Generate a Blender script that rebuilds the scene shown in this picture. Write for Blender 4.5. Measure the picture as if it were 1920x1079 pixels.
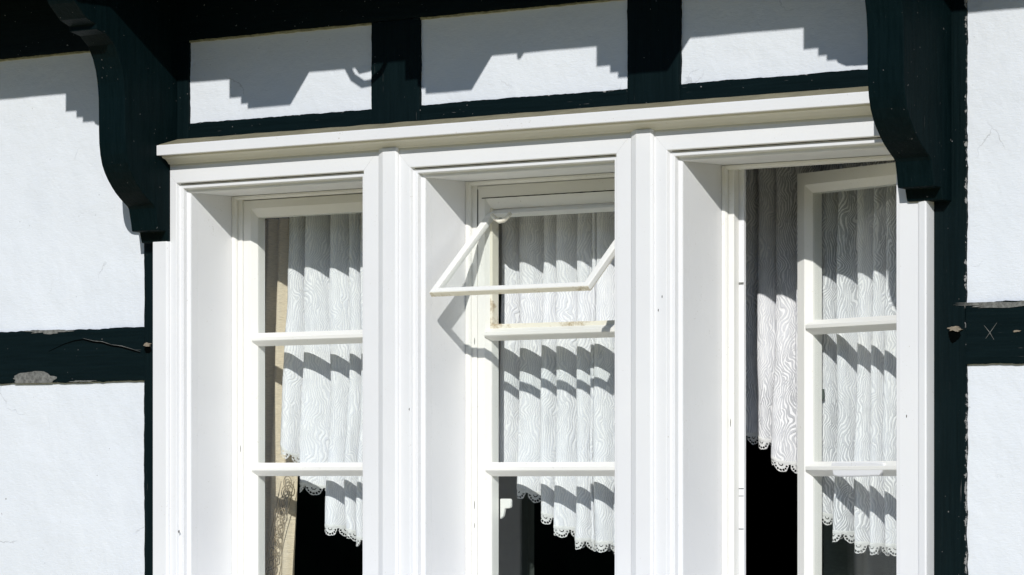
import bpy, bmesh, math, random
from mathutils import Vector, noise
from math import sin, cos, pi, radians, sqrt

for o in list(bpy.data.objects):
    bpy.data.objects.remove(o)
S = bpy.context.scene
COL = S.collection

# ------------------------------------------------------------------ camera, sky, sun
PSI = radians(39.1)
cam = bpy.data.cameras.new("camera")
camo = bpy.data.objects.new("camera", cam)
COL.objects.link(camo)
camo.location = (4.7289, -5.5636, 1.6)
camo.rotation_euler = (radians(90), 0, PSI)
cam.sensor_width = 36
cam.lens = 7300 / 1920 * 36
cam.shift_y = 365.5 / 1920
cam.clip_start = 0.1
cam.clip_end = 2000
S.camera = camo

SUN_K, SUN_M = 0.57, 0.70            # sideways and downward run of the sunlight per metre into the wall
sun_dir = Vector((-SUN_K, 1, -SUN_M)).normalized()
elev = math.asin(-sun_dir.z)
w = bpy.data.worlds.new("World")
S.world = w
w.use_nodes = True
nt = w.node_tree
bg = nt.nodes["Background"]
sky = nt.nodes.new("ShaderNodeTexSky")
sky.sky_type = 'NISHITA'
sky.sun_disc = False
sky.sun_elevation = elev
sky.sun_rotation = math.atan2(SUN_K, -1)
sky.altitude = 300
sky.dust_density = 0.0
sky.ozone_density = 6.0
nt.links.new(sky.outputs[0], bg.inputs[0])
bg.inputs[1].default_value = 0.115
sl = bpy.data.lights.new("sun", 'SUN')
sl.energy = 3.85
sl.angle = radians(0.5)
sl.color = (1.0, 0.985, 0.95)
so = bpy.data.objects.new("sun", sl)
so.rotation_euler = sun_dir.to_track_quat('-Z', 'Y').to_euler()
so.location = (3, -6, 6)
COL.objects.link(so)
vs = S.view_settings
vs.view_transform = 'Standard'
vs.look = 'None'
vs.gamma = 1
vs.exposure = -0.03
S.cycles.transparent_max_bounces = 24
S.cycles.max_bounces = 10
S.cycles.diffuse_bounces = 6

# ------------------------------------------------------------------ helpers
rnd = random.Random(7)


def nz(x, y, z=0.0):
    return noise.noise(Vector((x, y, z)))


class MB:
    def __init__(self):
        self.v = []; self.f = []; self.edge = {}; self.uv = None; self.smooth = False

    def add(self, vs, fs):
        b = len(self.v)
        self.v += [tuple(p) for p in vs]
        self.f += [tuple(i + b for i in f) for f in fs]
        return b

    def box(self, x0, x1, y0, y1, z0, z1):
        vs = [(x, y, z) for x in (x0, x1) for y in (y0, y1) for z in (z0, z1)]
        self.add(vs, [(0, 1, 3, 2), (4, 6, 7, 5), (0, 4, 5, 1), (2, 3, 7, 6), (0, 2, 6, 4), (1, 5, 7, 3)])

    def prism(self, poly, fn, a, b):
        """poly: 2d outline; fn(u, v, s) -> point; from s=a to s=b, closed caps"""
        n = len(poly)
        vs = [fn(u, v, a) for u, v in poly] + [fn(u, v, b) for u, v in poly]
        fs = [(i, (i + 1) % n, n + (i + 1) % n, n + i) for i in range(n)]
        fs += [tuple(range(n)), tuple(range(2 * n - 1, n - 1, -1))]
        self.add(vs, fs)

    def tube(self, pts, r, n=8):
        pts = [Vector(p) for p in pts]
        rings = []
        for i, p in enumerate(pts):
            t = (pts[min(i + 1, len(pts) - 1)] - pts[max(i - 1, 0)]).normalized()
            a = t.cross(Vector((0.31, 0.2, 0.93)))
            a.normalize()
            b = t.cross(a)
            rr = r[i] if isinstance(r, (list, tuple)) else r
            rings.append([p + a * rr * cos(2 * pi * k / n) + b * rr * sin(2 * pi * k / n) for k in range(n)])
        fs = []
        for i in range(len(pts) - 1):
            for k in range(n):
                fs.append((i * n + k, i * n + (k + 1) % n, (i + 1) * n + (k + 1) % n, (i + 1) * n + k))
        fs += [tuple(range(n)), tuple(range(len(pts) * n - 1, (len(pts) - 1) * n - 1, -1))]
        self.add([p for r_ in rings for p in r_], fs)

    def build(self, name, m, parent=None, bevel=0.0, xf=None, fix=True):
        me = bpy.data.meshes.new(name)
        vv = [xf(p) for p in self.v] if xf else self.v
        me.from_pydata([tuple(p) for p in vv], [], self.f)
        if fix:
            bm = bmesh.new(); bm.from_mesh(me)
            bmesh.ops.recalc_face_normals(bm, faces=bm.faces)
            bm.to_mesh(me); bm.free()
        if self.edge:
            at = me.attributes.new("edge", 'FLOAT', 'POINT')
            for i in range(len(me.vertices)):
                at.data[i].value = self.edge.get(i, 0.0)
        if self.uv:
            ul = me.uv_layers.new(name="UVMap")
            for lp in me.loops:
                ul.data[lp.index].uv = self.uv[lp.vertex_index]
        if self.smooth:
            for p in me.polygons:
                p.use_smooth = True
        me.materials.append(m)
        o = bpy.data.objects.new(name, me)
        COL.objects.link(o)
        if bevel:
            b = o.modifiers.new("bevel", 'BEVEL')
            b.width = bevel; b.segments = 2; b.limit_method = 'ANGLE'; b.angle_limit = radians(28)
            b.harden_normals = False
        if parent:
            o.parent = parent
            o.matrix_parent_inverse = parent.matrix_world.inverted()
        return o


def tag(o, label=None, cat=None, group=None, kind=None):
    if label: o["label"] = label
    if cat: o["category"] = cat
    if group: o["group"] = group
    if kind: o["kind"] = kind
    return o


def empty(name, loc=(0, 0, 0)):
    o = bpy.data.objects.new(name, None)
    o.location = loc
    o.empty_display_size = 0.1
    COL.objects.link(o)
    bpy.context.view_layer.update()
    return o


# ------------------------------------------------------------------ materials
def mat(name):
    m = bpy.data.materials.new(name)
    m.use_nodes = True
    t = m.node_tree
    return m, t, t.nodes["Principled BSDF"]


def N(t, typ, **kw):
    n = t.nodes.new(typ)
    for k, v in kw.items():
        if k.startswith("i_"):
            key = k[2:]
            n.inputs[int(key) if key.isdigit() else key].default_value = v
        else:
            setattr(n, k, v)
    return n


def pos(t, scale=(1, 1, 1)):
    g = N(t, "ShaderNodeNewGeometry")
    mp = N(t, "ShaderNodeMapping")
    mp.inputs["Scale"].default_value = scale
    t.links.new(g.outputs["Position"], mp.inputs["Vector"])
    return mp.outputs[0]


def noi(t, vec, scale, detail=4, rough=0.55):
    n = N(t, "ShaderNodeTexNoise")
    n.inputs["Scale"].default_value = scale
    n.inputs["Detail"].default_value = detail
    n.inputs["Roughness"].default_value = rough
    t.links.new(vec, n.inputs["Vector"])
    return n.outputs["Fac"]


def ramp(t, fac, a, b, ca=(0, 0, 0, 1), cb=(1, 1, 1, 1)):
    r = N(t, "ShaderNodeValToRGB")
    r.color_ramp.elements[0].position = a
    r.color_ramp.elements[1].position = b
    r.color_ramp.elements[0].color = ca
    r.color_ramp.elements[1].color = cb
    t.links.new(fac, r.inputs[0])
    return r.outputs[0]


def math_(t, op, a, b=None, c=None):
    n = N(t, "ShaderNodeMath", operation=op)
    for i, x in enumerate((a, b, c)):
        if x is None: continue
        if isinstance(x, (int, float)): n.inputs[i].default_value = x
        else: t.links.new(x, n.inputs[i])
    return n.outputs[0]


def mix(t, fac, a, b, typ='MIX'):
    n = N(t, "ShaderNodeMix", data_type='RGBA', blend_type=typ)
    for i, x in ((0, fac), (6, a), (7, b)):
        if isinstance(x, (int, float)): n.inputs[i].default_value = x
        elif isinstance(x, tuple): n.inputs[i].default_value = x
        else: t.links.new(x, n.inputs[i])
    return n.outputs[2]


def bump(t, bsdf, h, strength, dist):
    b = N(t, "ShaderNodeBump")
    b.inputs["Strength"].default_value = strength
    b.inputs["Distance"].default_value = dist
    t.links.new(h, b.inputs["Height"])
    t.links.new(b.outputs[0], bsdf.inputs["Normal"])


def paint(name, col, rough=0.42, dirt=0.5, streak=(60, 60, 6), dirtcol=(0.42, 0.38, 0.30, 1), bs=0.2):
    m, t, b = mat(name)
    p = pos(t)
    big = noi(t, p, 5, 5)
    c1 = mix(t, ramp(t, big, 0.35, 0.7), (col[0] * 0.955, col[1] * 0.955, col[2] * 0.965, 1), (*col, 1))
    sp = noi(t, p, 240, 2, 0.5)
    zone = noi(t, p, 17, 4, 0.6)
    m1 = math_(t, 'MULTIPLY', ramp(t, sp, 0.66, 0.72), ramp(t, zone, 0.5, 0.66))
    c2 = mix(t, math_(t, 'MULTIPLY', m1, dirt), c1, dirtcol)
    t.links.new(c2, b.inputs["Base Color"])
    b.inputs["Roughness"].default_value = rough
    b.inputs["Specular IOR Level"].default_value = 0.35
    s = noi(t, pos(t, streak), 6, 4, 0.6)
    h = math_(t, 'ADD', s, math_(t, 'MULTIPLY', noi(t, p, 160, 3), 0.4))
    bump(t, b, h, bs, 0.0012)
    return m


M = {}
M['white'] = paint("white_gloss_paint", (0.80, 0.80, 0.80))
M['whitex'] = paint("white_gloss_paint_along", (0.80, 0.80, 0.80), streak=(6, 60, 60))
M['bed_shade'] = paint("bed_shade_white_paint", (0.70, 0.68, 0.60), streak=(6, 60, 60))  # darker, yellower tone painted in for the shade under the cornice cap
M['cream'] = paint("cream_white_paint", (0.83, 0.82, 0.77), rough=0.36)
M['creamx'] = paint("cream_white_paint_along", (0.83, 0.82, 0.77), rough=0.36, streak=(6, 60, 60))


def worn_cream():
    m, t, b = mat("weathered_cream_paint")
    p = pos(t)
    n1 = noi(t, p, 55, 6, 0.7)
    n2 = noi(t, p, 14, 3, 0.5)
    k = math_(t, 'ADD', math_(t, 'MULTIPLY', n1, 0.7), math_(t, 'MULTIPLY', n2, 0.45))
    c = mix(t, ramp(t, k, 0.60, 0.72), (0.80, 0.76, 0.64, 1), (0.46, 0.37, 0.24, 1))
    c = mix(t, ramp(t, k, 0.74, 0.79), c, (0.13, 0.085, 0.05, 1))
    t.links.new(c, b.inputs["Base Color"])
    b.inputs["Roughness"].default_value = 0.6
    bump(t, b, n1, 0.5, 0.002)
    return m


M['worn'] = worn_cream()


def plaster():
    m, t, b = mat("white_limewashed_plaster")
    p = pos(t)
    big = noi(t, p, 3.5, 6, 0.6)
    c = mix(t, ramp(t, big, 0.3, 0.72), (0.715, 0.745, 0.785, 1), (0.755, 0.782, 0.815, 1))
    sp = noi(t, p, 105, 2, 0.5)
    zone = noi(t, p, 8, 3, 0.6)
    spk = math_(t, 'MULTIPLY', ramp(t, sp, 0.735, 0.76), ramp(t, zone, 0.52, 0.6))
    c = mix(t, math_(t, 'MULTIPLY', spk, 0.75), c, (0.25, 0.24, 0.24, 1))
    # hairline cracks
    v = N(t, "ShaderNodeTexVoronoi", feature='DISTANCE_TO_EDGE')
    wp = N(t, "ShaderNodeVectorMath", operation='ADD')
    nn = N(t, "ShaderNodeTexNoise"); nn.inputs["Scale"].default_value = 9; nn.inputs["Detail"].default_value = 5
    t.links.new(p, nn.inputs["Vector"])
    sc = N(t, "ShaderNodeVectorMath", operation='SCALE'); sc.inputs["Scale"].default_value = 0.16
    t.links.new(nn.outputs["Color"], sc.inputs[0])
    t.links.new(p, wp.inputs[0]); t.links.new(sc.outputs[0], wp.inputs[1])
    t.links.new(wp.outputs[0], v.inputs["Vector"]); v.inputs["Scale"].default_value = 4.2
    crack = math_(t, 'MULTIPLY', math_(t, 'LESS_THAN', v.outputs["Distance"], 0.0045), ramp(t, noi(t, p, 5.5, 2), 0.56, 0.62))
    c = mix(t, math_(t, 'MULTIPLY', crack, 0.4), c, (0.35, 0.35, 0.36, 1))
    at = N(t, "ShaderNodeAttribute", attribute_name="edge")
    t.links.new(c, b.inputs["Base Color"])
    b.inputs["Roughness"].default_value = 0.85
    b.inputs["Specular IOR Level"].default_value = 0.15
    h = math_(t, 'ADD', math_(t, 'MULTIPLY', noi(t, p, 13, 5, 0.55), 1.3), math_(t, 'MULTIPLY', noi(t, pos(t, (30, 60, 130)), 3, 4, 0.65), 0.16))
    h = math_(t, 'SUBTRACT', h, math_(t, 'MULTIPLY', crack, 0.3))
    bump(t, b, h, 0.55, 0.006)
    return m


M['plaster'] = plaster()


def black(name, wear_lo=0.68, grain=(4, 60, 90), amt=1.0, scuff=0.22, spec=0.09):
    m, t, b = mat(name)
    p = pos(t)
    g = noi(t, pos(t, grain), 2.2, 5, 0.65)
    base = mix(t, ramp(t, g, 0.3, 0.75), (0.0012, 0.0055, 0.0064, 1), (0.0034, 0.0102, 0.0118, 1))
    fl = noi(t, pos(t, tuple(s * 0.55 for s in grain)), 7, 3, 0.6)
    zone = noi(t, p, 11, 4, 0.6)
    f1 = math_(t, 'MULTIPLY', ramp(t, fl, 0.70, 0.735), ramp(t, zone, 0.50, 0.62))
    dots = math_(t, 'MULTIPLY', ramp(t, noi(t, p, 150, 1, 0.4), 0.775, 0.79), 1.0)
    at = N(t, "ShaderNodeAttribute", attribute_name="edge")
    en = noi(t, p, 85, 4, 0.7)
    nn_ = math_(t, 'ADD', math_(t, 'MULTIPLY', en, 0.75), math_(t, 'MULTIPLY', zone, 0.45))
    ew = math_(t, 'SUBTRACT', nn_, math_(t, 'MULTIPLY', math_(t, 'SUBTRACT', 1.0, at.outputs["Fac"]), 0.34))
    f2 = ramp(t, ew, wear_lo, wear_lo + 0.035)
    wear = math_(t, 'MINIMUM', math_(t, 'ADD', math_(t, 'ADD', math_(t, 'MULTIPLY', f1, scuff), math_(t, 'MULTIPLY', dots, 0.5)), math_(t, 'MULTIPLY', f2, 0.8)), 1.0)
    c = mix(t, math_(t, 'MULTIPLY', wear, amt), base, (0.34, 0.33, 0.32, 1))
    t.links.new(c, b.inputs["Base Color"])
    b.inputs["Roughness"].default_value = 0.55
    b.inputs["Specular IOR Level"].default_value = spec
    bump(t, b, math_(t, 'ADD', g, math_(t, 'MULTIPLY', en, 0.5)), 0.35, 0.003)
    return m


M['black_h'] = black("black_painted_oak_rail")
M['black_v'] = black("black_painted_oak_post", grain=(90, 60, 4))
M['black_w'] = black("worn_black_post", grain=(90, 60, 4), wear_lo=0.595)
M['black_r'] = black("scuffed_black_rail", wear_lo=0.655, scuff=0.6)
M['black_b'] = black("black_painted_bracket", grain=(70, 60, 5), wear_lo=1.3, amt=0.6, spec=0.04)


def flat(name, col, rough=0.7, bs=0.0, var=0.15, sc=40, spec=0.3):
    m, t, b = mat(name)
    p = pos(t)
    n = noi(t, p, sc, 5, 0.6)
    c = mix(t, ramp(t, n, 0.3, 0.7), tuple(x * (1 - var) for x in col) + (1,), tuple(min(1, x * (1 + var)) for x in col) + (1,))
    t.links.new(c, b.inputs["Base Color"])
    b.inputs["Roughness"].default_value = rough
    b.inputs["Specular IOR Level"].default_value = spec
    if bs: bump(t, b, n, bs, 0.003)
    return m


M['lead'] = flat("weathered_olive_lead", (0.235, 0.215, 0.145), 0.8, 0.3, 0.2, 30)
M['dirt'] = flat("dirty_mortar", (0.34, 0.32, 0.20), 0.9, 0.5, 0.35, 90)
M['groove'] = flat("split_in_timber", (0.0015, 0.002, 0.002), 0.95, spec=0.0)
M['joint'] = flat("shade_line_and_paint_crack", (0.055, 0.05, 0.042), 0.9)
M['mitre'] = flat("grey_mitre_line", (0.42, 0.41, 0.40), 0.8)
M['bare'] = flat("bare_weathered_patch", (0.16, 0.16, 0.148), 0.9, 0.6, 0.45, 130)
M['chip'] = flat("bare_oak_chip", (0.24, 0.20, 0.15), 0.8, 0.3, 0.25, 120)
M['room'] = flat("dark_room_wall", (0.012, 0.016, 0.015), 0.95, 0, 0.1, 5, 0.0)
M['inner'] = flat("grey_green_inner_paint", (0.105, 0.125, 0.112), 0.75, 0.1, 0.08, 60, 0.15)
M['iron'] = flat("black_iron", (0.01, 0.012, 0.013), 0.5)
M['ground'] = flat("lawn_green", (0.07, 0.10, 0.05), 0.95, 0.3, 0.3, 6)
M['path'] = flat("pale_bounce_gravel", (0.56, 0.475, 0.245), 0.95, 0.3, 0.15, 9)
M['catch'] = flat("white_catch_paint", (0.8, 0.79, 0.74), 0.35, 0, 0.05)


def glass():
    m, t, b = mat("window_glass")
    t.nodes.remove(b)
    out = t.nodes["Material Output"]
    tr = N(t, "ShaderNodeBsdfTransparent"); tr.inputs[0].default_value = (0.985, 0.995, 0.99, 1)
    gl = N(t, "ShaderNodeBsdfGlossy"); gl.inputs["Roughness"].default_value = 0.02
    ge = N(t, "ShaderNodeNewGeometry")
    dt = N(t, "ShaderNodeVectorMath", operation='DOT_PRODUCT')
    t.links.new(ge.outputs["Incoming"], dt.inputs[0]); t.links.new(ge.outputs["Normal"], dt.inputs[1])
    om = math_(t, 'SUBTRACT', 1.0, math_(t, 'ABSOLUTE', dt.outputs["Value"]))
    fr = math_(t, 'ADD', 0.035, math_(t, 'MULTIPLY', math_(t, 'POWER', om, 5.0), 0.93))
    mx = N(t, "ShaderNodeMixShader")
    t.links.new(fr, mx.inputs[0]); t.links.new(tr.outputs[0], mx.inputs[1]); t.links.new(gl.outputs[0], mx.inputs[2])
    t.links.new(mx.outputs[0], out.inputs[0])
    return m


M['glass'] = glass()


def net(g0=0.58, g1=0.38):
    m, t, b = mat("white_woven_net")
    out = t.nodes["Material Output"]
    uv = N(t, "ShaderNodeUVMap")
    sep = N(t, "ShaderNodeSeparateXYZ")
    t.links.new(uv.outputs[0], sep.inputs[0])
    def nn(scale, sx, sy, det, off):
        mp = N(t, "ShaderNodeMapping"); mp.inputs["Scale"].default_value = (sx, sy, 1); mp.inputs["Location"].default_value = (off, off * 1.7, 0)
        t.links.new(uv.outputs[0], mp.inputs["Vector"])
        return noi(t, mp.outputs[0], scale, det, 0.5)
    a = nn(1.0, 13, 15, 1.0, 0.0)
    b2 = nn(1.0, 44, 30, 1.0, 5.0)
    disp = math_(t, 'ADD', math_(t, 'MULTIPLY', math_(t, 'SUBTRACT', a, 0.5), 0.066), math_(t, 'MULTIPLY', math_(t, 'SUBTRACT', b2, 0.5), 0.012))
    u2 = math_(t, 'ADD', sep.outputs[0], disp)
    a3 = nn(1.0, 21, 24, 1.0, 12.0)
    u3 = math_(t, 'ADD', sep.outputs[0], math_(t, 'MULTIPLY', math_(t, 'SUBTRACT', a3, 0.5), 0.050))
    l1 = math_(t, 'ADD', math_(t, 'MULTIPLY', math_(t, 'SINE', math_(t, 'MULTIPLY', u2, 2 * pi / 0.0053)), 0.5), 0.5)
    l2 = math_(t, 'ADD', math_(t, 'MULTIPLY', math_(t, 'SINE', math_(t, 'MULTIPLY', u3, 2 * pi / 0.0046)), 0.5), 0.5)
    zone = ramp(t, nn(1.0, 38, 17, 1.0, 21.0), 0.46, 0.54)
    line = math_(t, 'ADD', math_(t, 'MULTIPLY', l1, zone), math_(t, 'MULTIPLY', l2, math_(t, 'SUBTRACT', 1.0, zone)))
    brk = nn(1.0, 150, 45, 2.0, 2.0)                    # the threads break and vary
    dens = nn(1.0, 9, 4, 2.0, 9.0)
    lw = ramp(t, math_(t, 'ADD', line, math_(t, 'MULTIPLY', math_(t, 'SUBTRACT', brk, 0.5), 1.7)), 0.38, 0.70)
    fine = math_(t, 'ADD', math_(t, 'MULTIPLY', nn(1.0, 420, 420, 1.0, 3.0), 0.5), 0.35)
    gap = math_(t, 'ADD', g0, math_(t, 'MULTIPLY', ramp(t, dens, 0.36, 0.62), g1))
    gap = math_(t, 'ADD', gap, math_(t, 'MULTIPLY', math_(t, 'SUBTRACT', fine, 0.6), 0.3))
    alpha = math_(t, 'MAXIMUM', math_(t, 'MULTIPLY', lw, 0.97), gap)
    alpha = math_(t, 'MINIMUM', alpha, 1.0)
    col = mix(t, lw, (0.80, 0.81, 0.84, 1), (0.94, 0.94, 0.945, 1))
    t.nodes.remove(b)
    df = N(t, "ShaderNodeBsdfDiffuse"); tl = N(t, "ShaderNodeBsdfTranslucent"); tr = N(t, "ShaderNodeBsdfTransparent")
    t.links.new(col, df.inputs[0]); t.links.new(col, tl.inputs[0])
    bm_ = N(t, "ShaderNodeBump"); bm_.inputs["Strength"].default_value = 0.5; bm_.inputs["Distance"].default_value = 0.002
    t.links.new(lw, bm_.inputs["Height"]); t.links.new(bm_.outputs[0], df.inputs["Normal"])
    m1 = N(t, "ShaderNodeMixShader"); m1.inputs[0].default_value = 0.05
    t.links.new(df.outputs[0], m1.inputs[1]); t.links.new(tl.outputs[0], m1.inputs[2])
    m2 = N(t, "ShaderNodeMixShader")
    t.links.new(alpha, m2.inputs[0]); t.links.new(tr.outputs[0], m2.inputs[1]); t.links.new(m1.outputs[0], m2.inputs[2])
    t.links.new(m2.outputs[0], out.inputs[0])
    return m


M['net'] = net(0.90, 0.10)
M['net_open'] = net(0.58, 0.34)


def cloth(name, col, rib=0.0, tl_amt=0.2):
    m, t, b = mat(name)
    out = t.nodes["Material Output"]
    p = pos(t)
    n = noi(t, pos(t, (60, 60, 330)), 1.6, 4, 0.6)
    c = mix(t, ramp(t, n, 0.3, 0.7), tuple(x * 0.86 for x in col) + (1,), tuple(min(1, x * 1.1) for x in col) + (1,))
    t.nodes.remove(b)
    df = N(t, "ShaderNodeBsdfDiffuse"); tl = N(t, "ShaderNodeBsdfTranslucent")
    t.links.new(c, df.inputs[0]); t.links.new(c, tl.inputs[0])
    if rib:
        bm_ = N(t, "ShaderNodeBump"); bm_.inputs["Strength"].default_value = rib; bm_.inputs["Distance"].default_value = 0.003
        t.links.new(n, bm_.inputs["Height"]); t.links.new(bm_.outputs[0], df.inputs["Normal"])
    m1 = N(t, "ShaderNodeMixShader"); m1.inputs[0].default_value = tl_amt
    t.links.new(df.outputs[0], m1.inputs[1]); t.links.new(tl.outputs[0], m1.inputs[2])
    t.links.new(m1.outputs[0], out.inputs[0])
    return m


M['beige'] = cloth("beige_crinkled_cloth", (0.90, 0.79, 0.60), 0.8)
M['greydrape'] = cloth("grey_green_cloth", (0.15, 0.18, 0.155), 0.2, 0.1)
M['chain'] = cloth("brown_beige_thread", (0.40, 0.33, 0.23), 0.0, 0.1)
M['lace'] = cloth("white_cotton_lace", (0.86, 0.86, 0.84), 0.0, 0.2)

# ------------------------------------------------------------------ dimensions
ZB, ZSILL = 1.33, 1.29                     # foot of the sashes, top of the sill
OPEN = [(-0.6300, -0.1750), (-0.0204, 0.4303), (0.5826, 1.0373)]
ZH = 2.1735                                # soffit of the window head
YR, YF = 0.024, 0.148                      # front of the reveal, face of the fixed frame
YT, YP = 0.020, 0.026                      # faces of the timbers and of the plaster

# ------------------------------------------------------------------ ground
g = MB(); g.add([(-900, -900, 0), (900, -900, 0), (900, 900, 0), (-900, 900, 0)], [(0, 1, 2, 3)])
tag(g.build("ground", M['ground']), kind="structure")

g = MB(); g.box(-30, 30, -5.2, 0.03, -0.05, 0.02)  # pale strip added out of view to bounce warm light onto soffits and curtains
tag(g.build("path", M['path']), kind="structure")
# tall leafy row behind the camera, added to block the low sky (seen only as dark reflection and as the missing low sky)
hb = MB()
nx, nk = 160, 22
for i in range(nx + 1):
    x = -45 + 90 * i / nx
    for k in range(nk + 1):
        a = pi * k / nk
        d = 1 + 0.22 * nz(x * 0.6, k * 0.5) + 0.14 * nz(x * 2.1, k * 1.7, 4)
        hb.v.append((x, -17.0 + 1.6 * cos(a) * d, 6.2 * sin(a) ** 0.45 * (0.86 + 0.14 * d) + 0.35 * nz(x * 0.35, 9)))
for i in range(nx):
    for k in range(nk):
        a = i * (nk + 1) + k
        hb.f.append((a, a + 1, a + nk + 2, a + nk + 1))
tag(hb.build("sky_block_hedge", flat("sky_block_leaves", (0.035, 0.055, 0.025), 0.9, 0.4, 0.5, 9)), "tall dark green leafy row added out of view to block the low sky", "sky_block_hedge")

# ------------------------------------------------------------------ timber framed wall
wall = tag(empty("timber_framed_wall", (0, 0.03, 0)), "white plastered house wall framed with black timbers around the window", "wall")


def board(x0, x1, z0, z1, name, m, y=YT, amp=0.0014, inset=0.007, back=0.06, sides="lrtb", seed=0, ework=1.0):
    """a timber face with slightly uneven edges; 'edge' marks the strip where paint is worn"""
    mb = MB()
    ring = []
    step = 0.006
    def side(ax, a, b, c, wob):
        n = max(2, int(abs(b - a) / step))
        for i in range(n):
            s = a + (b - a) * i / n
            d = (nz(s * 30 + seed, c * 7 + seed) * 1.0 + nz(s * 110 + seed, c * 9) * 0.6 + nz(s * 6 + seed, c) * 1.1) * amp if wob else 0
            fade = min(1, i / 2, (n - i) / 2)
            ring.append((s, c + d * fade) if ax == 'x' else (c + d * fade, s))
    side('x', x0, x1, z0, 'b' in sides)
    side('z', z0, z1, x1, 'r' in sides)
    side('x', x1, x0, z1, 't' in sides)
    side('z', z1, z0, x0, 'l' in sides)
    n = len(ring)
    cx0, cx1, cz0, cz1 = x0 + inset, x1 - inset, z0 + inset, z1 - inset
    inner = [(min(max(px, cx0), cx1), min(max(pz, cz0), cz1)) for px, pz in ring]
    vs = [(px, y + 0.0006, pz) for px, pz in ring] + [(px, y, pz) for px, pz in inner] + [(px, y + back, pz) for px, pz in ring]
    fs = []
    for i in range(n):
        j = (i + 1) % n
        fs.append((i, j, n + j, n + i)); fs.append((2 * n + i, 2 * n + j, j, i))
    mb.add(vs, fs)
    # inner rectangle as a clean quad fan
    mb.add([(cx0, y, cz0), (cx1, y, cz0), (cx1, y, cz1), (cx0, y, cz1)], [(0, 1, 2, 3)])
    for i in range(n):
        mb.edge[i] = ework
    o = mb.build(name, m, wall, fix=False)
    me = o.data
    bm = bmesh.new(); bm.from_mesh(me)
    bmesh.ops.remove_doubles(bm, verts=bm.verts, dist=1e-6)
    bmesh.ops.recalc_face_normals(bm, faces=bm.faces)
    bm.to_mesh(me); bm.free()
    return o


def panel(x0, x1, z0, z1, seed):
    mb = MB()
    nx, nz_ = max(2, int((x1 - x0) / 0.02)), max(2, int((z1 - z0) / 0.02))
    for j in range(nz_ + 1):
        for i in range(nx + 1):
            x, z = x0 + (x1 - x0) * i / nx, z0 + (z1 - z0) * j / nz_
            mb.v.append((x, YP + 0.0016 * nz(x * 5 + seed, z * 5) + 0.0007 * nz(x * 19, z * 19 + seed), z))
    for j in range(nz_):
        for i in range(nx):
            a = j * (nx + 1) + i
            mb.f.append((a, a + 1, a + nx + 2, a + nx + 1))
    mb.smooth = True
    return mb.build("plaster_panel", M['plaster'], wall, fix=False)


for i, r in enumerate([(-0.660, -0.135, 2.290, 2.492), (-0.055, 0.480, 2.290, 2.492), (0.555, 1.12, 2.290, 2.492),
                       (-2.60, -0.72, 1.89, 2.60), (-2.60, -0.72, 0.02, 1.825), (1.15, 3.2, 1.885, 2.60), (1.15, 3.2, 0.02, 1.82)]):
    panel(*r, i * 3.1)
# dark backing behind the panels, with the window openings left free
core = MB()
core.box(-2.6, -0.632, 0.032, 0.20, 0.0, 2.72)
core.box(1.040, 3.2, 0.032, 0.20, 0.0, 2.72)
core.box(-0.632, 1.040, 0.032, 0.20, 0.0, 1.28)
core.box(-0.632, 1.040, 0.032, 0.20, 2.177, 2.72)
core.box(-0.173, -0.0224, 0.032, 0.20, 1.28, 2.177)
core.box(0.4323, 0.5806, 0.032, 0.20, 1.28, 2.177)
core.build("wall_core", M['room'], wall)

board(-0.758, -0.635, 0.02, 2.475, "timber_post", M['black_v'], seed=1, sides="lr", ework=0.75)
board(1.056, 1.1785, 0.02, 2.475, "timber_post", M['black_w'], seed=2, sides="r", amp=0.0022, inset=0.012, ework=0.98)
board(-0.154, -0.033, 2.278, 2.475, "timber_post", M['black_v'], seed=3, sides="lr", ework=0.85)
board(0.459, 0.577, 2.278, 2.475, "timber_post", M['black_v'], seed=4, sides="lr", ework=0.85)
for k, (a, b) in enumerate(((-0.635, -0.154), (-0.033, 0.459), (0.577, 1.056))):
    board(a, b, 2.274, 2.311, "timber_rail", M['black_r'], seed=5 + k, sides="t", ework=0.92, y=YT + 0.001)
board(-2.6, -0.758, 1.804, 1.9115, "timber_rail", M['black_h'], seed=11, sides="tb", ework=0.95, amp=0.002)
board(1.1785, 3.2, 1.7995, 1.9035, "timber_rail", M['black_h'], seed=12, sides="tb", ework=0.98, amp=0.002, inset=0.010)
board(-2.6, 3.2, 2.4755, 2.72, "wall_plate", M['black_h'], seed=13, sides="b", ework=0.6, y=YT - 0.003)
# dirty ledge of mortar under the wall plate
for a, b in ((-2.6, -0.758), (-0.634, -0.155), (-0.032, 0.458), (0.578, 1.07)):
    mb = MB(); n = int((b - a) / 0.01)
    top = [(a + (b - a) * i / n, 2.4775) for i in range(n + 1)]
    bot = [(a + (b - a) * i / n, 2.4722 + 0.0011 * nz(i * 0.7, a * 9)) for i in range(n, -1, -1)]
    mb.prism(top + bot, lambda u, v, s: (u, s, v), 0.0212, 0.05)
    mb.build("mortar_ledge", M['dirt'], wall)
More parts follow.
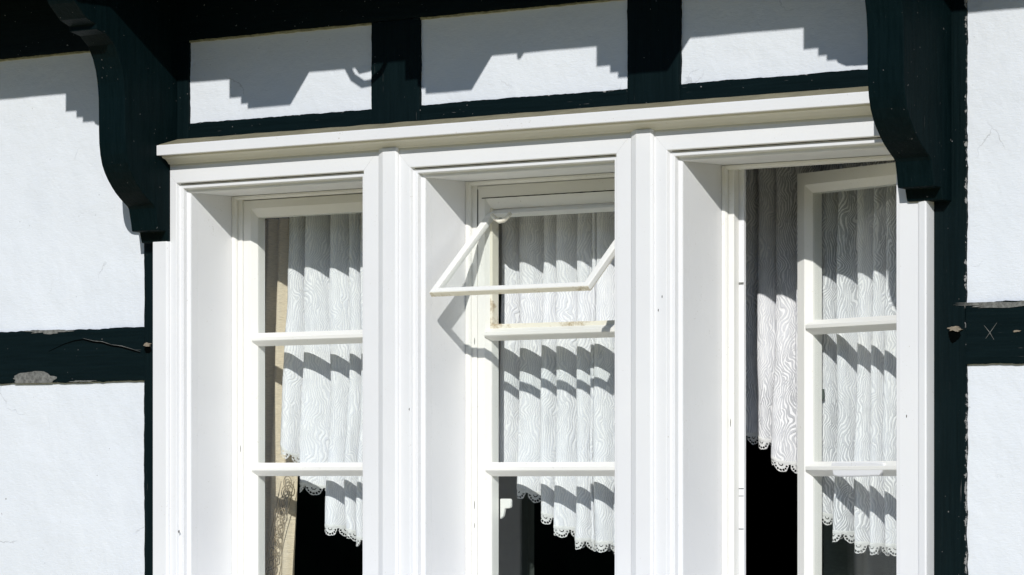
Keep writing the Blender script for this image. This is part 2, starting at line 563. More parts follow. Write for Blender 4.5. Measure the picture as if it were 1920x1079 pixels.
# split, worn patches, pegs
def ribbon(pts, wds, y, name, m, th=0.0012):
    mb = MB()
    P = [Vector((p[0], 0, p[1])) for p in pts]
    up, dn = [], []
    for i, p in enumerate(P):
        t = (P[min(i + 1, len(P) - 1)] - P[max(i - 1, 0)]).normalized()
        nrm = Vector((-t.z, 0, t.x))
        up.append(p + nrm * wds[i]); dn.append(p - nrm * wds[i])
    poly = [(p.x, p.z) for p in up] + [(p.x, p.z) for p in reversed(dn)]
    mb.prism(poly, lambda u, v, s: (u, s, v), y - th, y + 0.004)
    return mb.build(name, m, wall)
sp = [(-1.03, 1.868), (-0.985, 1.882), (-0.955, 1.888), (-0.93, 1.890), (-0.90, 1.884), (-0.875, 1.882), (-0.85, 1.8755), (-0.82, 1.872), (-0.79, 1.865), (-0.768, 1.8595)]
ribbon(sp, [0.0004, 0.0009, 0.0012, 0.0014, 0.0016, 0.0018, 0.0015, 0.0018, 0.0017, 0.0008], YT, "timber_split", M['groove'], 0.0004)
ribbon([(x, z + 0.0026) for x, z in sp[3:]], [0.0002, 0.0003, 0.0005, 0.0002, 0.0006, 0.0002, 0.0001], YT, "flaked_edge", M['bare'], 0.0005)


def blob(cx, cz, rx, rz, name, m, seed, y=YT, th=0.0008, zmin=None, zmax=None, n=46, rough=0.3):
    pts = []
    for k in range(n):
        a = 2 * pi * k / n
        q = 1 + rough * (nz(cos(a) * 1.6 + seed, sin(a) * 1.6) + 0.6 * nz(cos(a) * 6 + seed, sin(a) * 6, 3))
        z = cz + rz * q * sin(a)
        if zmin is not None: z = max(z, zmin)
        if zmax is not None: z = min(z, zmax)
        pts.append((cx + rx * q * cos(a), z))
    mb = MB(); mb.prism(pts, lambda u, v, s: (u, s, v), y - th, y + 0.003)
    return mb.build(name, m, wall)


blob(-1.075, 1.8095, 0.064, 0.019, "worn_patch", M['bare'], 3.3, zmin=1.8040)
blob(-1.03, 1.9095, 0.055, 0.0045, "worn_patch", M['bare'], 8.1, zmax=1.9120, rough=0.6)
blob(-0.93, 1.8055, 0.03, 0.0020, "worn_patch", M['bare'], 5.1, zmin=1.804, rough=0.6)
blob(1.30, 1.8990, 0.12, 0.0045, "worn_patch", M['bare'], 1.7, zmax=1.9042, rough=0.8)
blob(-0.7465, 1.8655, 0.0085, 0.0075, "peg_hole", M['groove'], 2.2)
blob(-0.7475, 1.8755, 0.0085, 0.0040, "timber_chip", M['chip'], 4.4, th=0.003, rough=0.5)
blob(1.1560, 1.8490, 0.0120, 0.0125, "peg_hole", M['groove'], 6.2)
blob(1.1575, 1.8600, 0.0115, 0.0042, "timber_chip", M['chip'], 7.4, th=0.004, rough=0.5)
blob(1.2790, 1.8530, 0.0070, 0.0016, "timber_chip", M['chip'], 9.4, th=0.001, rough=0.7)
ribbon([(1.218, 1.842), (1.230, 1.856), (1.240, 1.868)], [0.0002, 0.0004, 0.0002], YT, "scratch", M['bare'], 0.0006)
ribbon([(1.215, 1.864), (1.226, 1.852), (1.234, 1.840)], [0.0002, 0.0004, 0.0002], YT, "scratch", M['bare'], 0.0006)

# ------------------------------------------------------------------ carved brackets
PROF = [(0.030, 2.076), (-0.006, 2.077), (-0.0085, 2.084), (-0.012, 2.0975), (-0.034, 2.0985), (-0.0375, 2.118), (-0.043, 2.142), (-0.047, 2.1475), (-0.0545, 2.1525),
        (-0.068, 2.1625), (-0.0795, 2.172), (-0.090, 2.183), (-0.101, 2.1965), (-0.110, 2.210), (-0.1175, 2.226), (-0.1225, 2.245), (-0.1255, 2.268),
        (-0.1265, 2.295), (-0.1265, 2.325), (-0.127, 2.355), (-0.130, 2.385), (-0.135, 2.410), (-0.143, 2.432), (-0.156, 2.456), (-0.178, 2.474), (-0.206, 2.4805), (-0.206, 2.490),
        (-0.232, 2.500), (-0.262, 2.528), (-0.282, 2.560), (-0.292, 2.60), (-0.296, 2.688), (0.030, 2.688)]


def bracket(x0, x1, label):
    root = tag(empty("carved_bracket", ((x0 + x1) / 2, 0.02, 2.076)), label, "bracket", "carved brackets carrying the overhanging floor")
    mb = MB()
    mb.prism(PROF, lambda u, v, s: (s, u, v), x0, x1)
    mb.build("scroll", M['black_b'], root, bevel=0.0016)
    return root


bracket(-0.739, -0.666, "black carved scroll bracket at the left end of the white window cornice")
bracket(1.077, 1.150, "black carved scroll bracket overlapping the right end of the white window casing")

# ------------------------------------------------------------------ window
win = tag(empty("window", (0.2, 0, ZSILL)), "white three light window with moulded casing, tilted vent and one open sash", "window")
ARCH = [(0.0, 0.040), (0.0, 0.0228), (0.0015, 0.0208), (0.0064, 0.0198), (0.0074, 0.0182), (0.0080, 0.0100), (0.0090, 0.0086), (0.0163, 0.0085), (0.0173, 0.0076), (0.0190, 0.0008), (0.0200, 0.0), (0.0600, 0.0)]
BOSS = [(-0.6660, -0.7060), (-0.1180, -0.0660), (0.4830, 0.5360), (1.0960, 1.1148)]
for i, (xl, xr) in enumerate(OPEN):
    mb = MB()
    prof = list(ARCH)
    tr_ = 0.056 if i < 2 else 0.060
    n = len(prof)
    for t_, y in prof:
        tl = t_ if t_ < 0.05 else xl - BOSS[i][1 if i else 0] + (0 if i else 0)
        if i == 0 and t_ > 0.05: tl = 0.037
        tR = t_ if t_ < 0.05 else BOSS[i + 1][0] - xr
        th = t_ if t_ < 0.05 else 0.058
        for p in ((xl - tl, y, ZSILL), (xl - tl, y, ZH + th), (xr + tR, y, ZH + th), (xr + tR, y, ZSILL)):
            mb.v.append(p)
    for k in range(n - 1):
        for s in range(3):
            a = k * 4 + s
            mb.f.append((a, a + 1, a + 5, a + 4))
    mb.build("architrave", M['white'], win, bevel=0.0006)
    mb = MB()
    xs_ = [xl - 0.012 + (xr - xl + 0.024) * q / 60 for q in range(61)]
    mb.prism([(x, ZH + 0.0177 + 0.0006 * nz(x * 60, i * 3.0)) for x in xs_] + [(x, ZH + 0.0166 - 0.0003 * nz(x * 45, i + 8.0)) for x in reversed(xs_)],
             lambda u, v, s: (u, s, v), 0.0052, 0.012)
    mb.build("joint_and_shade_line", M['joint'], win)  # dark strip painted for the shade in the quirk under the head band
    mb = MB()
    for sx, xe in ((-1, xl), (1, xr)):
        c0, c1 = 0.0205, (0.037 if i == 0 and sx < 0 else 0.052)
        q0, q1 = (xe + sx * c0, ZH + c0), (xe + sx * c1, ZH + c1)
        wd = 0.00035
        mb.prism([(q0[0] - wd, q0[1] + wd * sx * -1), (q0[0] + wd, q0[1] - wd * sx * -1), (q1[0] + wd, q1[1] - wd * sx * -1), (q1[0] - wd, q1[1] + wd * sx * -1)], lambda u, v, s: (u, s, v), -0.00025, 0.002)
    mb.build("mitre_joint", M['mitre'], win)
    # lining of the reveal and soffit
    mb = MB()
    y0, y1 = 0.0402, 0.172
    for x in (xl, xr):
        mb.box(min(x, x + (-0.012 if x == xl else 0.012)), max(x, x + (-0.012 if x == xl else 0.012)), y0, y1, ZSILL, ZH)
    mb.box(xl - 0.012, xr + 0.012, y0, y1, ZH + 0.0002, ZH + 0.0115)
    mb.build("reveal_lining", M['white'], win)

# bosses (flat pilaster strips between and beside the lights)
for i, (a, b) in enumerate(BOSS):
    lo, hi = min(a, b), max(a, b)
    mb = MB()
    pj = -0.0085
    if i == 0: poly = [(lo, 0.03), (lo, pj), (hi - 0.003, pj), (hi, -0.004), (hi, 0.03)]
    elif i == 3: poly = [(lo, 0.03), (lo, -0.001), (lo + 0.004, -0.003), (hi - 0.002, -0.005), (hi, -0.003), (hi, 0.03)]
    else: poly = [(lo, 0.03), (lo, -0.0005), (lo + 0.004, -0.003), (lo + 0.0175, pj), (hi - 0.003, pj), (hi, pj + 0.004), (hi, 0.03)]
    ztop = 2.2315
    mb.prism(poly, lambda u, v, s: (u, v, s), ZSILL if i in (1, 2) else 1.0, ztop if i in (1, 2) else (2.078 if i == 0 else 2.0985))
    mb.build("mullion" if i in (1, 2) else "casing_edge", M['white'], win, bevel=0.0010)
mb = MB(); mb.box(-0.706, -0.6660, 0.0, 0.03, 1.0, 2.0762); mb.build("casing_edge", M['white'], win)

# head fascia + bed mould + cap
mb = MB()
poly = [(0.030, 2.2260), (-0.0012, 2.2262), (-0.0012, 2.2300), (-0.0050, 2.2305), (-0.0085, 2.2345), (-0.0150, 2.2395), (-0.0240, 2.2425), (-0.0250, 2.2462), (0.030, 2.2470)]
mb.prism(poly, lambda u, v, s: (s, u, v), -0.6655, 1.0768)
mb.build("bed_mould", M['bed_shade'], win, bevel=0.0006)
mb = MB()
poly = [(0.0185, 2.2465), (-0.0390, 2.2455), (-0.0392, 2.2650), (-0.0375, 2.2660), (0.0185, 2.2668)]
mb.prism(poly, lambda u, v, s: (s, u, v), -0.6657, 1.0767)
cap = mb.build("cornice", M['whitex'], win, bevel=0.0012)
mb = MB()
n = 90
pts_t = []
for i in range(n + 1):
    x = -0.6640 + (1.0762 + 0.6640) * i / n
    pts_t.append((x, 2.2815 + 0.0012 * nz(x * 21, 3.0)))
vs_, fs_ = [], []
for x, z in pts_t:
    vs_ += [(x, -0.0345, 2.2672), (x, 0.0195, z), (x, 0.0195, 2.2600), (x, -0.0345, 2.2600)]
for i in range(n):
    a = i * 4
    for k in range(4):
        fs_.append((a + k, a + (k + 1) % 4, a + 4 + (k + 1) % 4, a + 4 + k))
fs_ += [(0, 1, 2, 3), (n * 4 + 3, n * 4 + 2, n * 4 + 1, n * 4)]
mb.add(vs_, fs_)
mb.build("cornice_weathering", M['lead'], cap)

mb = MB()
mb.box(-0.70, 1.11, -0.20, 0.16, ZSILL - 0.045, ZSILL - 0.001)  # made deep out of view to bounce sunlight onto the curtains
mb.build("sill", M['whitex'], win, bevel=0.003)

# fixed frames
for i, (xl, xr) in enumerate(OPEN):
    mb = MB()
    fw = 0.0205
    ztop_in = 2.1655 if i != 1 else 2.1650
    y0, y1 = YF, 0.20
    if i == 2: y1 = 0.163
    e = 0.0006
    mb.box(xl + e, xl + 0.0215, y0, y1, ZSILL, ZH - 0.0004)
    mb.box(xr - 0.0215, xr - e, y0, y1, ZSILL, ZH - 0.0004)
    mb.box(xl + fw, xr - fw, y0 + 0.0004, y1, ztop_in, ZH - 0.0006)
    mb.box(xl + fw, xr - fw, y0 + 0.0004, y1, ZSILL, ZB - 0.002)
    # small bead in the corner of reveal and frame
    for sx, x in ((1, xl + e), (-1, xr - e)):
        mb.prism([(0, 0), (0.009 * sx, 0), (0.0085 * sx, -0.004), (0.006 * sx, -0.0075), (0, -0.009)], lambda u, v, s, x=x: (x + u, YF + v - 0.0004, s), ZSILL, ZH - 0.001)
    mb.prism([(0, 0), (0, -0.008), (-0.004, -0.007), (-0.007, -0.004), (-0.008, 0)], lambda u, v, s: (s, YF + v - 0.0006, ZH - 0.0006 + u), xl + 0.001, xr - 0.001)
    mb.build("frame", M['cream'], win, bevel=0.0008)
    if i == 2:                              # deeper rebate strip where the open sash closes
        mb = MB()
        mb.box(xl + 0.001, xl + 0.0325, 0.1634, 0.170, ZSILL, ZH - 0.002)
        mb.box(xr - 0.030, xr - 0.001, 0.1634, 0.170, ZSILL, ZH - 0.002)
        mb.build("rebate_strip", M['white'], win, bevel=0.0008)
        mb = MB()
        for z0_, z1_ in ((1.958, 1.962), (1.515, 1.5165), (1.588, 1.5895), (1.575, 1.576)):
            mb.box(xl + 0.0205, xl + 0.0318, 0.1629, 0.17, z0_, z1_)
        mb.build("repair_joint", M['bare'], win)


def bars(mb, x0, x1, z0, z1, y, gt, ang_l=0.012, ang_t=0.0175, flat_s=0.029, flat_t=0.0165, back=0.020, bottom=0.05):
    """stiles and rails with a putty bevel in front of the glass plane (y+gt) and a square rebate behind it"""
    # outer ring front
    xs = (x0, x0 + flat_s, x0 + flat_s + ang_l)
    xe = (x1, x1 - flat_s, x1 - flat_s - ang_l)
    zt = (z1, z1 - flat_t, z1 - flat_t - ang_t)
    zb = (z0, z0 + bottom, z0 + bottom + 0.012)
    ys = (y, y, y + gt)
    rings = []
    rings.append([(x0, y + gt + back, z0), (x0, y + gt + back, z1), (x1, y + gt + back, z1), (x1, y + gt + back, z0)])
    for k in range(3):
        rings.append([(xs[k], ys[k], zb[k]), (xs[k], ys[k], zt[k]), (xe[k], ys[k], zt[k]), (xe[k], ys[k], zb[k])])
    ins = 0.001
    rings.append([(xs[2] + ins, y + gt + back, zb[2] + ins), (xs[2] + ins, y + gt + back, zt[2] - ins), (xe[2] - ins, y + gt + back, zt[2] - ins), (xe[2] - ins, y + gt + back, zb[2] + ins)])
    vs = [p for r in rings for p in r]
    fs = []
    m_ = len(rings)
    for k in range(m_):
        for s in range(4):
            a, b = k * 4 + s, k * 4 + (s + 1) % 4
            c, d = ((k + 1) % m_) * 4 + (s + 1) % 4, ((k + 1) % m_) * 4 + s
            fs.append((a, b, c, d))
    mb.add(vs, fs)
    return xs[2], xe[2], zb[2], zt[2]


def muntin(mb, xa, xb, zc, y, gt, h=0.0135, back=0.020):
    poly = [(y + gt + 0.0004, zc + h), (y - 0.0015, zc + 0.0045), (y - 0.0015, zc - 0.0020), (y + 0.0005, zc - 0.0040), (y + gt + 0.0004, zc - h), (y + gt + back - 0.002, zc - h * 0.55), (y + gt + back - 0.002, zc + h * 0.55)]
    mb.prism(poly, lambda u, v, s: (s, u, v), xa, xb)


def pane(x0, x1, z0, z1, y, parent, xf=None):
    mb = MB(); mb.box(x0, x1, y, y + 0.003, z0, z1)
    return mb.build("pane", M['glass'], parent, xf=xf)


GT = 0.011
MZ = (1.8840, 1.6245)
# left light
xl, xr = OPEN[0]
x0, x1 = xl + 0.0222, xr - 0.0222
mb = MB()
a, b, zb_, zt_ = bars(mb, x0, x1, ZB, 2.1640, YF + 0.002, GT, flat_s=0.0205, ang_l=0.0090)
for z in MZ: muntin(mb, a - 0.006, b + 0.006, z + 0.0015, YF + 0.002, GT)
s = mb.build("fixed_sash", M['creamx'], win, bevel=0.0007)
yg = YF + 0.002 + GT
for z0_, z1_ in ((zb_, MZ[1] - 0.010), (MZ[1] + 0.013, MZ[0] - 0.010), (MZ[0] + 0.013, zt_)):
    pane(a - 0.003, b + 0.003, z0_, z1_, yg + 0.001, s)
# middle light with the vent
xl, xr = OPEN[1]
x0, x1 = xl + 0.0222, xr - 0.0222
mb = MB()
a, b, zb_, zt_ = bars(mb, x0, x1, ZB, 2.1640, YF + 0.002, GT, flat_s=0.0170, ang_l=0.0080, flat_t=0.0230, ang_t=0.021)
muntin(mb, a - 0.006, b + 0.006, MZ[1] + 0.0005, YF + 0.002, GT)
muntin(mb, a - 0.006, b + 0.006, 1.8815, YF - 0.002, GT + 0.004, h=0.0125)
s = mb.build("fixed_sash", M['creamx'], win, bevel=0.0007)
for z0_, z1_ in ((zb_, MZ[1] - 0.010), (MZ[1] + 0.013, 1.8740)):
    pane(a - 0.003, b + 0.003, z0_, z1_, yg + 0.001, s)
mb = MB()                                    # flaking rebate of the vent opening
mb.box(a - 0.0045, a + 0.0035, YF + 0.0105, YF + 0.030, 1.891, zt_ + 0.002)
mb.box(b - 0.0035, b + 0.0045, YF + 0.0105, YF + 0.030, 1.891, zt_ + 0.002)
mb.box(a + 0.0036, b - 0.0036, YF + 0.0106, YF + 0.030, 1.891, 1.9010)
mb.build("vent_rebate", M['worn'], s, bevel=0.0012)
mb = MB()
mb.prism([(x, 2.1405 + 0.0006 * nz(x * 90, 2) + 0.0009) for x in [0.012 + i * 0.01 for i in range(39)]] + [(x, 2.1400 - 0.0004 * nz(x * 70, 7)) for x in [0.012 + i * 0.01 for i in range(38, -1, -1)]],
         lambda u, v, s_: (u, s_, v), YF + 0.0014, YF + 0.006)
mb.box(x0 - 0.0014, x0 + 0.0008, YF + 0.0012, YF + 0.006, 2.075, 2.158)
mb.build("joint_and_shade_line", M['groove'], s)

# tilted vent
VH = Vector((0, 0.1640, 2.1190)); VD = Vector((0, -0.178, -0.163)).normalized(); VNn = Vector((0, -VD.z, VD.y)) * -1
VN = Vector((0, 0.163, -0.178)).normalized()   # thickness runs back and down, into the room side


def vxf(p):                                  # local x, depth, down the sash
    return Vector((p[0], 0, 0)) + VH + VD * p[2] + VN * p[1]


VX0, VX1, VL, BW, TH = 0.0190, 0.3960, 0.2410, 0.0150, 0.0115
vent = MB()
poly_in = 0.0
def ring_bar(mb, xa, xb, za, zb2): mb.box(xa, xb, 0, TH, za, zb2)
ring_bar(vent, VX0, VX0 + BW, 0, VL)
ring_bar(vent, VX1 - BW, VX1, 0, VL)
ring_bar(vent, VX0 + BW, VX1 - BW, 0.0005, BW * 0.8)
vo = vent.build("vent_sash", M['cream'], win, bevel=0.0014, xf=vxf)
mb = MB(); mb.box(VX0 + BW, VX1 - BW, 0.0004, TH - 0.0004, VL - BW * 0.8, VL - 0.0004)
mb.build("bottom_bar", M['cream'], vo, bevel=0.0014, xf=vxf)
mb = MB()
mb.box(VX0 + 0.0006, VX1 - 0.0006, 0.0010, TH - 0.0006, VL + 0.0001, VL + 0.0014)
mb.box(VX1 - BW - 0.002, VX1 - 0.0008, TH + 0.0001, TH + 0.0014, 0.02, VL - 0.001)
mb.build("worn_underside", M['worn'], vo, xf=vxf)
mb = MB(); mb.box(VX0 + BW * 0.6, VX1 - BW * 0.6, 0.0045, 0.0070, 0.008, VL - 0.008)
mb.build("pane", M['glass'], vo, xf=vxf)
mb = MB()
mb.tube([(0.0482, 0.135, 2.1077), (0.0559, 0.135, 2.0999), (0.0674, 0.135, 2.0940), (0.0789, 0.135, 2.0957), (0.0865, 0.135, 2.1013), (0.0942, 0.135, 2.1079)], [0.0036, 0.0042, 0.0046, 0.0046, 0.0042, 0.0036], 10)
mb.smooth = True
mb.build("stay_arm", M['worn'], vo)

# right light: sash hung on the right jamb, swung into the room
SA = radians(20.0); HX, HY, SW = 0.985, 0.150, 0.347


def sxf(p):                                  # local x runs from the free edge to the hinge
    t_ = SW - p[0]
    d = p[1]
    return Vector((HX - t_ * cos(SA) + d * sin(SA), HY + t_ * sin(SA) + d * cos(SA), p[2]))


mb = MB()
a, b, zb_, zt_ = bars(mb, 0.0, SW, ZB, 2.1625, 0.0, GT, flat_s=0.022, ang_l=0.011, flat_t=0.022, ang_t=0.0145)
muntin(mb, a - 0.006, b + 0.006, 1.8815, 0.0, GT)
muntin(mb, a - 0.006, b + 0.006, MZ[1], 0.0, GT)
s = mb.build("open_sash", M['creamx'], win, bevel=0.0007, xf=sxf)
for z0_, z1_ in ((zb_, MZ[1] - 0.010), (MZ[1] + 0.013, 1.8715), (1.8945, zt_)):
    pane(a - 0.003, b + 0.003, z0_, z1_, GT + 0.001, s, sxf)
mb = MB()                                    # lump of repair putty on the lower glazing bar
pp = [(0.108, 1.6360), (0.125, 1.6375), (0.17, 1.6368), (0.235, 1.6372), (0.262, 1.6350), (0.268, 1.6300), (0.262, 1.6200), (0.25, 1.6118), (0.19, 1.6105), (0.13, 1.6100), (0.113, 1.6120), (0.110, 1.6190), (0.104, 1.6280)]
mb.prism(pp, lambda u, v, s_: (u, s_ if s_ > 0 else s_ - 0.0 , v), -0.0010, 0.012)
mb.build("putty_repair", M['white'], s, bevel=0.0025, xf=sxf)
mb = MB()
mb.box(0.008, 0.034, 0.031, 0.037, 1.752, 1.770)
mb.build("hinge", M['inner'], s, bevel=0.001, xf=sxf)

# small flakes and open paint cracks on frame and casing
mb = MB()
for x_, z0_, z1_, y_ in ((-0.0052, 1.548, 1.566, YF), (-0.0047, 1.512, 1.524, YF), (-0.0050, 1.862, 1.876, YF), (-0.0048, 2.052, 2.075, YF), (0.5960, 1.700, 1.716, YF), (-0.6140, 1.66, 1.675, YF)):
    mb.prism([(x_, z0_), (x_ + 0.0009, z0_ + 0.003), (x_ + 0.0012, z1_ - 0.004), (x_ + 0.0004, z1_), (x_ - 0.0003, (z0_ + z1_) / 2)], lambda u, v, s_: (u, s_, v), y_ - 0.0003, y_ + 0.002)
for x_, z_ in ((0.5525, 1.929), (0.5440, 1.905), (-0.0420, 1.735), (-0.643, 1.50), (1.072, 1.71)):
    mb.prism([(x_, z_), (x_ + 0.0011, z_ + 0.001), (x_ + 0.0013, z_ + 0.0042), (x_ + 0.0003, z_ + 0.0055), (x_ - 0.0006, z_ + 0.003)], lambda u, v, s_: (u, s_, v), -0.0003 if x_ not in (-0.092, 0.512) else -0.0088, 0.002)
mb.build("paint_flake", M['joint'], win)

# white catch on the stile of the middle light
ct = MB()
ct.prism([(0.0285, 1.569), (0.052, 1.569), (0.0545, 1.5665), (0.0545, 1.5535), (0.052, 1.551), (0.040, 1.550), (0.036, 1.535), (0.0285, 1.530)], lambda u, v, s_: (u, s_, v), 0.1835, 0.190)
ct.build("window_catch", M['catch'], win, bevel=0.0015)

# ------------------------------------------------------------------ room behind
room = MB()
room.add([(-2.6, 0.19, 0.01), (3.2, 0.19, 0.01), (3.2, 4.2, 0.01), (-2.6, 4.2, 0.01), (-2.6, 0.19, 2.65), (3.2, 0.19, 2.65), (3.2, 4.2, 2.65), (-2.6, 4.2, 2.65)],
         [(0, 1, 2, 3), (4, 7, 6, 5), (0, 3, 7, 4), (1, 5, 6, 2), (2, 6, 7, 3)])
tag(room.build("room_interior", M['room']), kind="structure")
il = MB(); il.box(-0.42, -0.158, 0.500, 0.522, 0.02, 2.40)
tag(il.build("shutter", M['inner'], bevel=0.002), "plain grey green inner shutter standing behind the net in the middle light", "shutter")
sb = MB(); sb.box(-0.70, 1.11, 0.2005, 0.48, 1.285, 1.315)  # inner board added out of view to bounce sunlight up onto the nets
sb.build("bounce_board", M['white'], win, bevel=0.003)

# ------------------------------------------------------------------ net curtains
def curtain(label, folds, hem, yf, dep, ztop, lean=0.0, seed=0, ylist=None, m='net'):
    """folds: x of every fold's front edge; hem: [(z at the left, z at the right) of every fold]"""
    path = []                                   # (x, y, hem)
    nf = len(folds) - 1
    for i in range(nf):
        xa, xb = folds[i], folds[i + 1]
        yy = yf + (ylist[i] if ylist else 0) + 0.006 * nz(i * 3.7 + seed, seed)
        wd = xb - xa
        dd = dep * (0.75 + 0.5 * min(1.0, wd / 0.045)) * (1 + 0.25 * nz(i * 2.1, seed + 4))
        za, zb2 = hem[i]
        seg = [(xa + 0.004, yy + 0.010), (xa + 0.0005, yy + 0.0045), (xa + 0.0015, yy + 0.0008), (xa + 0.006, yy)]
        for k in range(1, 11):
            u = k / 10
            seg.append((xa + 0.006 + (wd * 0.93 - 0.006) * (1 - (1 - u) ** 1.5), yy + dd * (u ** 2.1)))
        for k, (px, py) in enumerate(seg):
            u = k / (len(seg) - 1)
            path.append((px, py, za + (zb2 - za) * min(1, u * 1.9)))
    # resample smoothly
    P = [Vector(p) for p in path]
    sm = []
    for i in range(len(P) - 1):
        p0, p1, p2, p3 = P[max(i - 1, 0)], P[i], P[i + 1], P[min(i + 2, len(P) - 1)]
        L = (Vector(p2[:2]) - Vector(p1[:2])).length
        n = max(1, int(L / 0.0022))
        for k in range(n):
            t_ = k / n
            q = 0.5 * ((2 * p1) + (-p0 + p2) * t_ + (2 * p0 - 5 * p1 + 4 * p2 - p3) * t_ * t_ + (-p0 + 3 * p1 - 3 * p2 + p3) * t_ ** 3)
            sm.append(q)
    sm.append(P[-1])
    cs = [0.0]
    for i in range(1, len(sm)):
        cs.append(cs[-1] + (Vector(sm[i][:2]) - Vector(sm[i - 1][:2])).length)
    nc = len(sm)

    def at(i, z):
        q = sm[i]
        h = (ztop - z) / 0.7
        x = q.x - lean * h * h * max(0, 1 - cs[i] / 0.25) + 0.0075 * h * nz(cs[i] * 10 + seed, z * 3.5) + 0.0012 * nz(cs[i] * 60, z * 14 + seed)
        y = q.y + 0.014 * h * nz(cs[i] * 11, z * 4 + seed) + 0.0016 * nz(cs[i] * 70 + seed, z * 16) - 0.010 * h
        return (x, y, z)
    rows = 46
    mb = MB(); mb.uv = []
    for j in range(rows + 1):
        for i in range(nc):
            z = ztop + (sm[i].z - ztop) * j / rows
            mb.v.append(at(i, z)); mb.uv.append((cs[i] + seed * 0.37, z))
    for j in range(rows):
        for i in range(nc - 1):
            a_ = j * nc + i
            mb.f.append((a_, a_ + 1, a_ + nc + 1, a_ + nc))
    mb.smooth = True
    o = tag(mb.build("net_curtain", M[m], fix=False), label, "net curtain", "white net curtains hanging in the window")
    # lace trim: scallops with eyelets, cut out of a fine grid
    lc = MB()
    cell = 0.0009
    HT = 0.0235
    PW = 0.034
    nv = int(HT / cell)
    nu = int(cs[-1] / cell)
    ids = {}
    import bisect
    def keep(u, v):
        if v < 0.0062: return True
        uu = (u % PW) - PW / 2
        r = sqrt(uu * uu + (v - 0.0075) ** 2)
        ang = math.atan2(v - 0.0075, uu)
        if r > 0.0141 + 0.0011 * abs(cos(3.5 * ang)): return False
        if abs(r - 0.0036) < 0.0008 and (v > 0.007): return False
        for k in range(7):
            aa = pi * (k + 0.5) / 7
            dx, dz = uu - 0.0113 * cos(aa), v - 0.0075 - 0.0113 * sin(aa)
            if dx * dx + dz * dz < 0.0021 ** 2: return False
        return True
    def pt(iu, iv):
        key = (iu, iv)
        if key not in ids:
            u, v = iu * cell, iv * cell
            k = min(max(bisect.bisect_right(cs, u) - 1, 0), nc - 2)
            f_ = (u - cs[k]) / max(1e-6, cs[k + 1] - cs[k])
            z = sm[k].z + (sm[k + 1].z - sm[k].z) * f_
            A, B = at(k, z), at(k + 1, z)
            bul = 0.0012 if v < 0.006 else 0.0004
            ids[key] = len(lc.v)
            lc.v.append((A[0] + (B[0] - A[0]) * f_ + 0.0004, A[1] + (B[1] - A[1]) * f_ - bul + 0.0012 * sin(u * 190) * (v / HT), z + 0.003 - v))
        return ids[key]
    for iv in range(nv):
        for iu in range(nu - 1):
            if keep((iu + 0.5) * cell, (iv + 0.5) * cell):
                lc.f.append((pt(iu, iv), pt(iu + 1, iv), pt(iu + 1, iv + 1), pt(iu, iv + 1)))
    lc.smooth = True
    lc.build("lace_trim", M['lace'], o, fix=False)
    return o


curtain("white net curtain in the left light in front of the beige drape",
        [-0.5575, -0.514, -0.4496, -0.400, -0.370, -0.348, -0.325, -0.29, -0.26, -0.225, -0.19],
        [(1.688, 1.655), (1.603, 1.592), (1.517, 1.512), (1.508, 1.502), (1.493, 1.488), (1.485, 1.483), (1.480, 1.478), (1.484, 1.49), (1.50, 1.52), (1.54, 1.56)],
        0.232, 0.105, 2.195, lean=0.036, seed=1.3)
curtain("white net curtain in the middle light behind the tilted vent",
        [-0.0145, 0.030, 0.0887, 0.1212, 0.170, 0.2074, 0.2176, 0.2646, 0.30, 0.335, 0.38, 0.42],
        [(1.642, 1.634), (1.594, 1.580), (1.546, 1.536), (1.518, 1.513), (1.493, 1.4915), (1.490, 1.489), (1.488, 1.487), (1.484, 1.483), (1.484, 1.488), (1.50, 1.51), (1.53, 1.55)],
        0.240, 0.100, 2.195, seed=4.1)
curtain("white net curtain in the right light, partly bare beside the open sash",
        [0.466, 0.515, 0.555, 0.610, 0.650, 0.686, 0.7233, 0.7675, 0.8034, 0.832, 0.872, 0.92, 0.96],
        [(1.696, 1.690), (1.686, 1.677), (1.653, 1.636), (1.638, 1.625), (1.570, 1.56), (1.548, 1.540), (1.512, 1.509), (1.492, 1.490), (1.489, 1.488), (1.487, 1.487), (1.487, 1.49), (1.50, 1.52)],
        0.345, 0.095, 2.215, seed=7.7, m='net_open', ylist=[0.005, 0.0, 0.0, -0.01, -0.03, -0.038, -0.04, -0.042, -0.044, -0.046, -0.05, -0.05])


def drape(name, m, x0, x1, yf, amp, per, z0, z1, label, cat, slant=0.0, seed=0):
    mb = MB()
    nx, nr = int((x1 - x0) / 0.003), 40
    for j in range(nr + 1):
        z = z0 + (z1 - z0) * j / nr
        for i in range(nx + 1):
            x = x0 + (x1 - x0) * i / nx
            ph = 2 * pi * (x + slant * (z1 - z)) / per + 1.2 * nz(x * 9 + seed, z * 0.8)
            y = yf + amp * sin(ph) + amp * 0.5 * sin(ph * 0.53 + seed) + 0.002 * nz(x * 40, z * 6 + seed)
            mb.v.append((x + slant * 0.4 * (z - z0), y, z))
    for j in range(nr):
        for i in range(nx):
            a_ = j * (nx + 1) + i
            mb.f.append((a_, a_ + 1, a_ + nx + 2, a_ + nx + 1))
    mb.smooth = True
    return tag(mb.build(name, m, fix=False), label, cat)


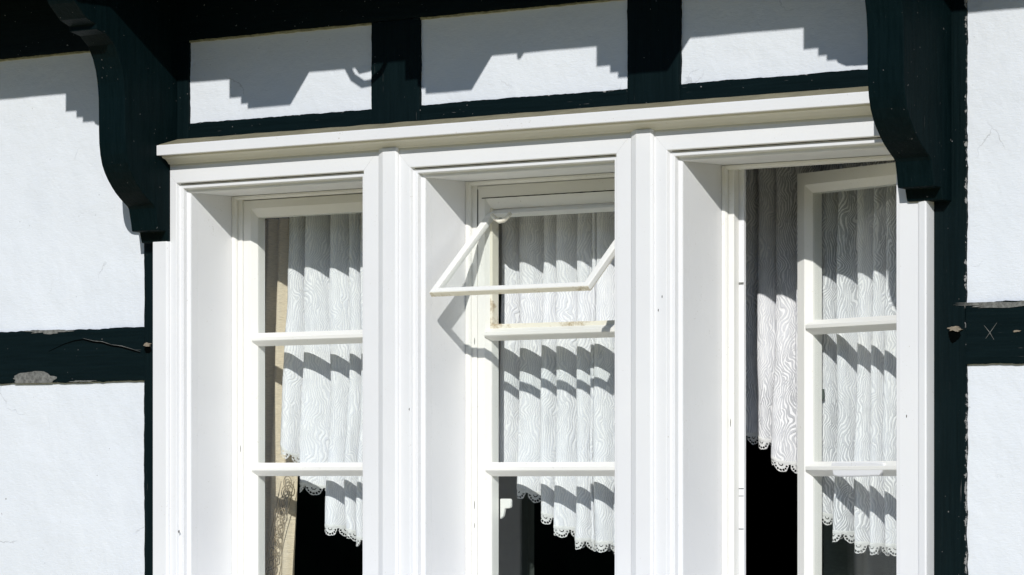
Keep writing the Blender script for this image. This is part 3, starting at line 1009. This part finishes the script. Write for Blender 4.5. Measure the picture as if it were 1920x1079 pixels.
dr = drape("drape", M['beige'], -0.84, -0.579, 0.270, 0.008, 0.034, 1.30, 2.135, "beige crinkled drape gathered at the far left of the left light behind the net", "drape", slant=0.03, seed=2.0)
mb = MB()
for k in range(10):                            # chain stitched down the drape
    cx, cz = -0.582 - 0.0056 * k, 1.600 - 0.0205 * k
    for rx, rz in ((0.0105, 0.0128), (0.0055, 0.0065)):
        ring = [(cx + rx * cos(2 * pi * q / 20), 0.2525, cz + rz * sin(2 * pi * q / 20)) for q in range(21)]
        mb.tube(ring, 0.0010, 5)
for sx in (-0.018, 0.017):
    mb.tube([(-0.582 + sx - 0.0056 * k, 0.2535, 1.602 - 0.0205 * k) for k in range(11)], 0.0009, 5)
mb.build("chain_border", M['chain'], dr)
drape("drape", M['greydrape'], 0.562, 1.15, 0.50, 0.016, 0.075, 1.25, 2.2, "dark grey green drape hanging low behind the net in the right light", "drape", seed=5.0)

# ------------------------------------------------------------------ overhanging upper floor (throws the stepped shadows)
jt = tag(empty("jetty", (0.3, -0.2, 2.69)), "dark overhanging upper floor on stepped joist ends above the window", "overhang")
mb = MB(); mb.box(-3.2, 4.0, -0.40, 0.032, 2.6905, 2.95); mb.build("bressummer", M['black_h'], jt)
mb = MB(); mb.box(-3.2, 4.0, -0.385, 0.30, 2.951, 5.2); mb.build("upper_wall", M['plaster'], jt)
for k in range(-4, 7):
    x = -0.287 + 0.457 * k
    wv = [nz(k * 3.1, 1.0) * 0.003 for _ in range(1)][0]
    mb = MB()
    mb.box(x, x + 0.031, -0.400, 0.018, 2.654 + wv, 2.69)
    mb.box(x + 0.031, x + 0.049, -0.400, 0.018, 2.6405 + wv, 2.69)
    mb.box(x + 0.049, x + 0.162, -0.400, 0.018, 2.630, 2.69)
    mb.build("joist_end", M['black_h'], jt)
mb = MB()
mb.tube([(-0.062, -0.30, 2.70), (-0.045, -0.30, 2.640), (-0.020, -0.30, 2.603), (0.006, -0.30, 2.588), (0.030, -0.30, 2.590), (0.052, -0.30, 2.602), (0.07, -0.3, 2.63), (0.075, -0.3, 2.70)], 0.0065, 8)
mb.tube([(-0.026, -0.30, 2.70), (-0.016, -0.30, 2.640), (0.002, -0.30, 2.618), (0.022, -0.30, 2.620), (0.036, -0.30, 2.64), (0.04, -0.3, 2.70)], 0.009, 8)
mb.build("iron_hook", M['iron'], jt)
mb = MB(); mb.box(0.442, 0.452, -0.405, -0.385, 2.681, 2.70); mb.build("peg", M['iron'], jt, bevel=0.004)
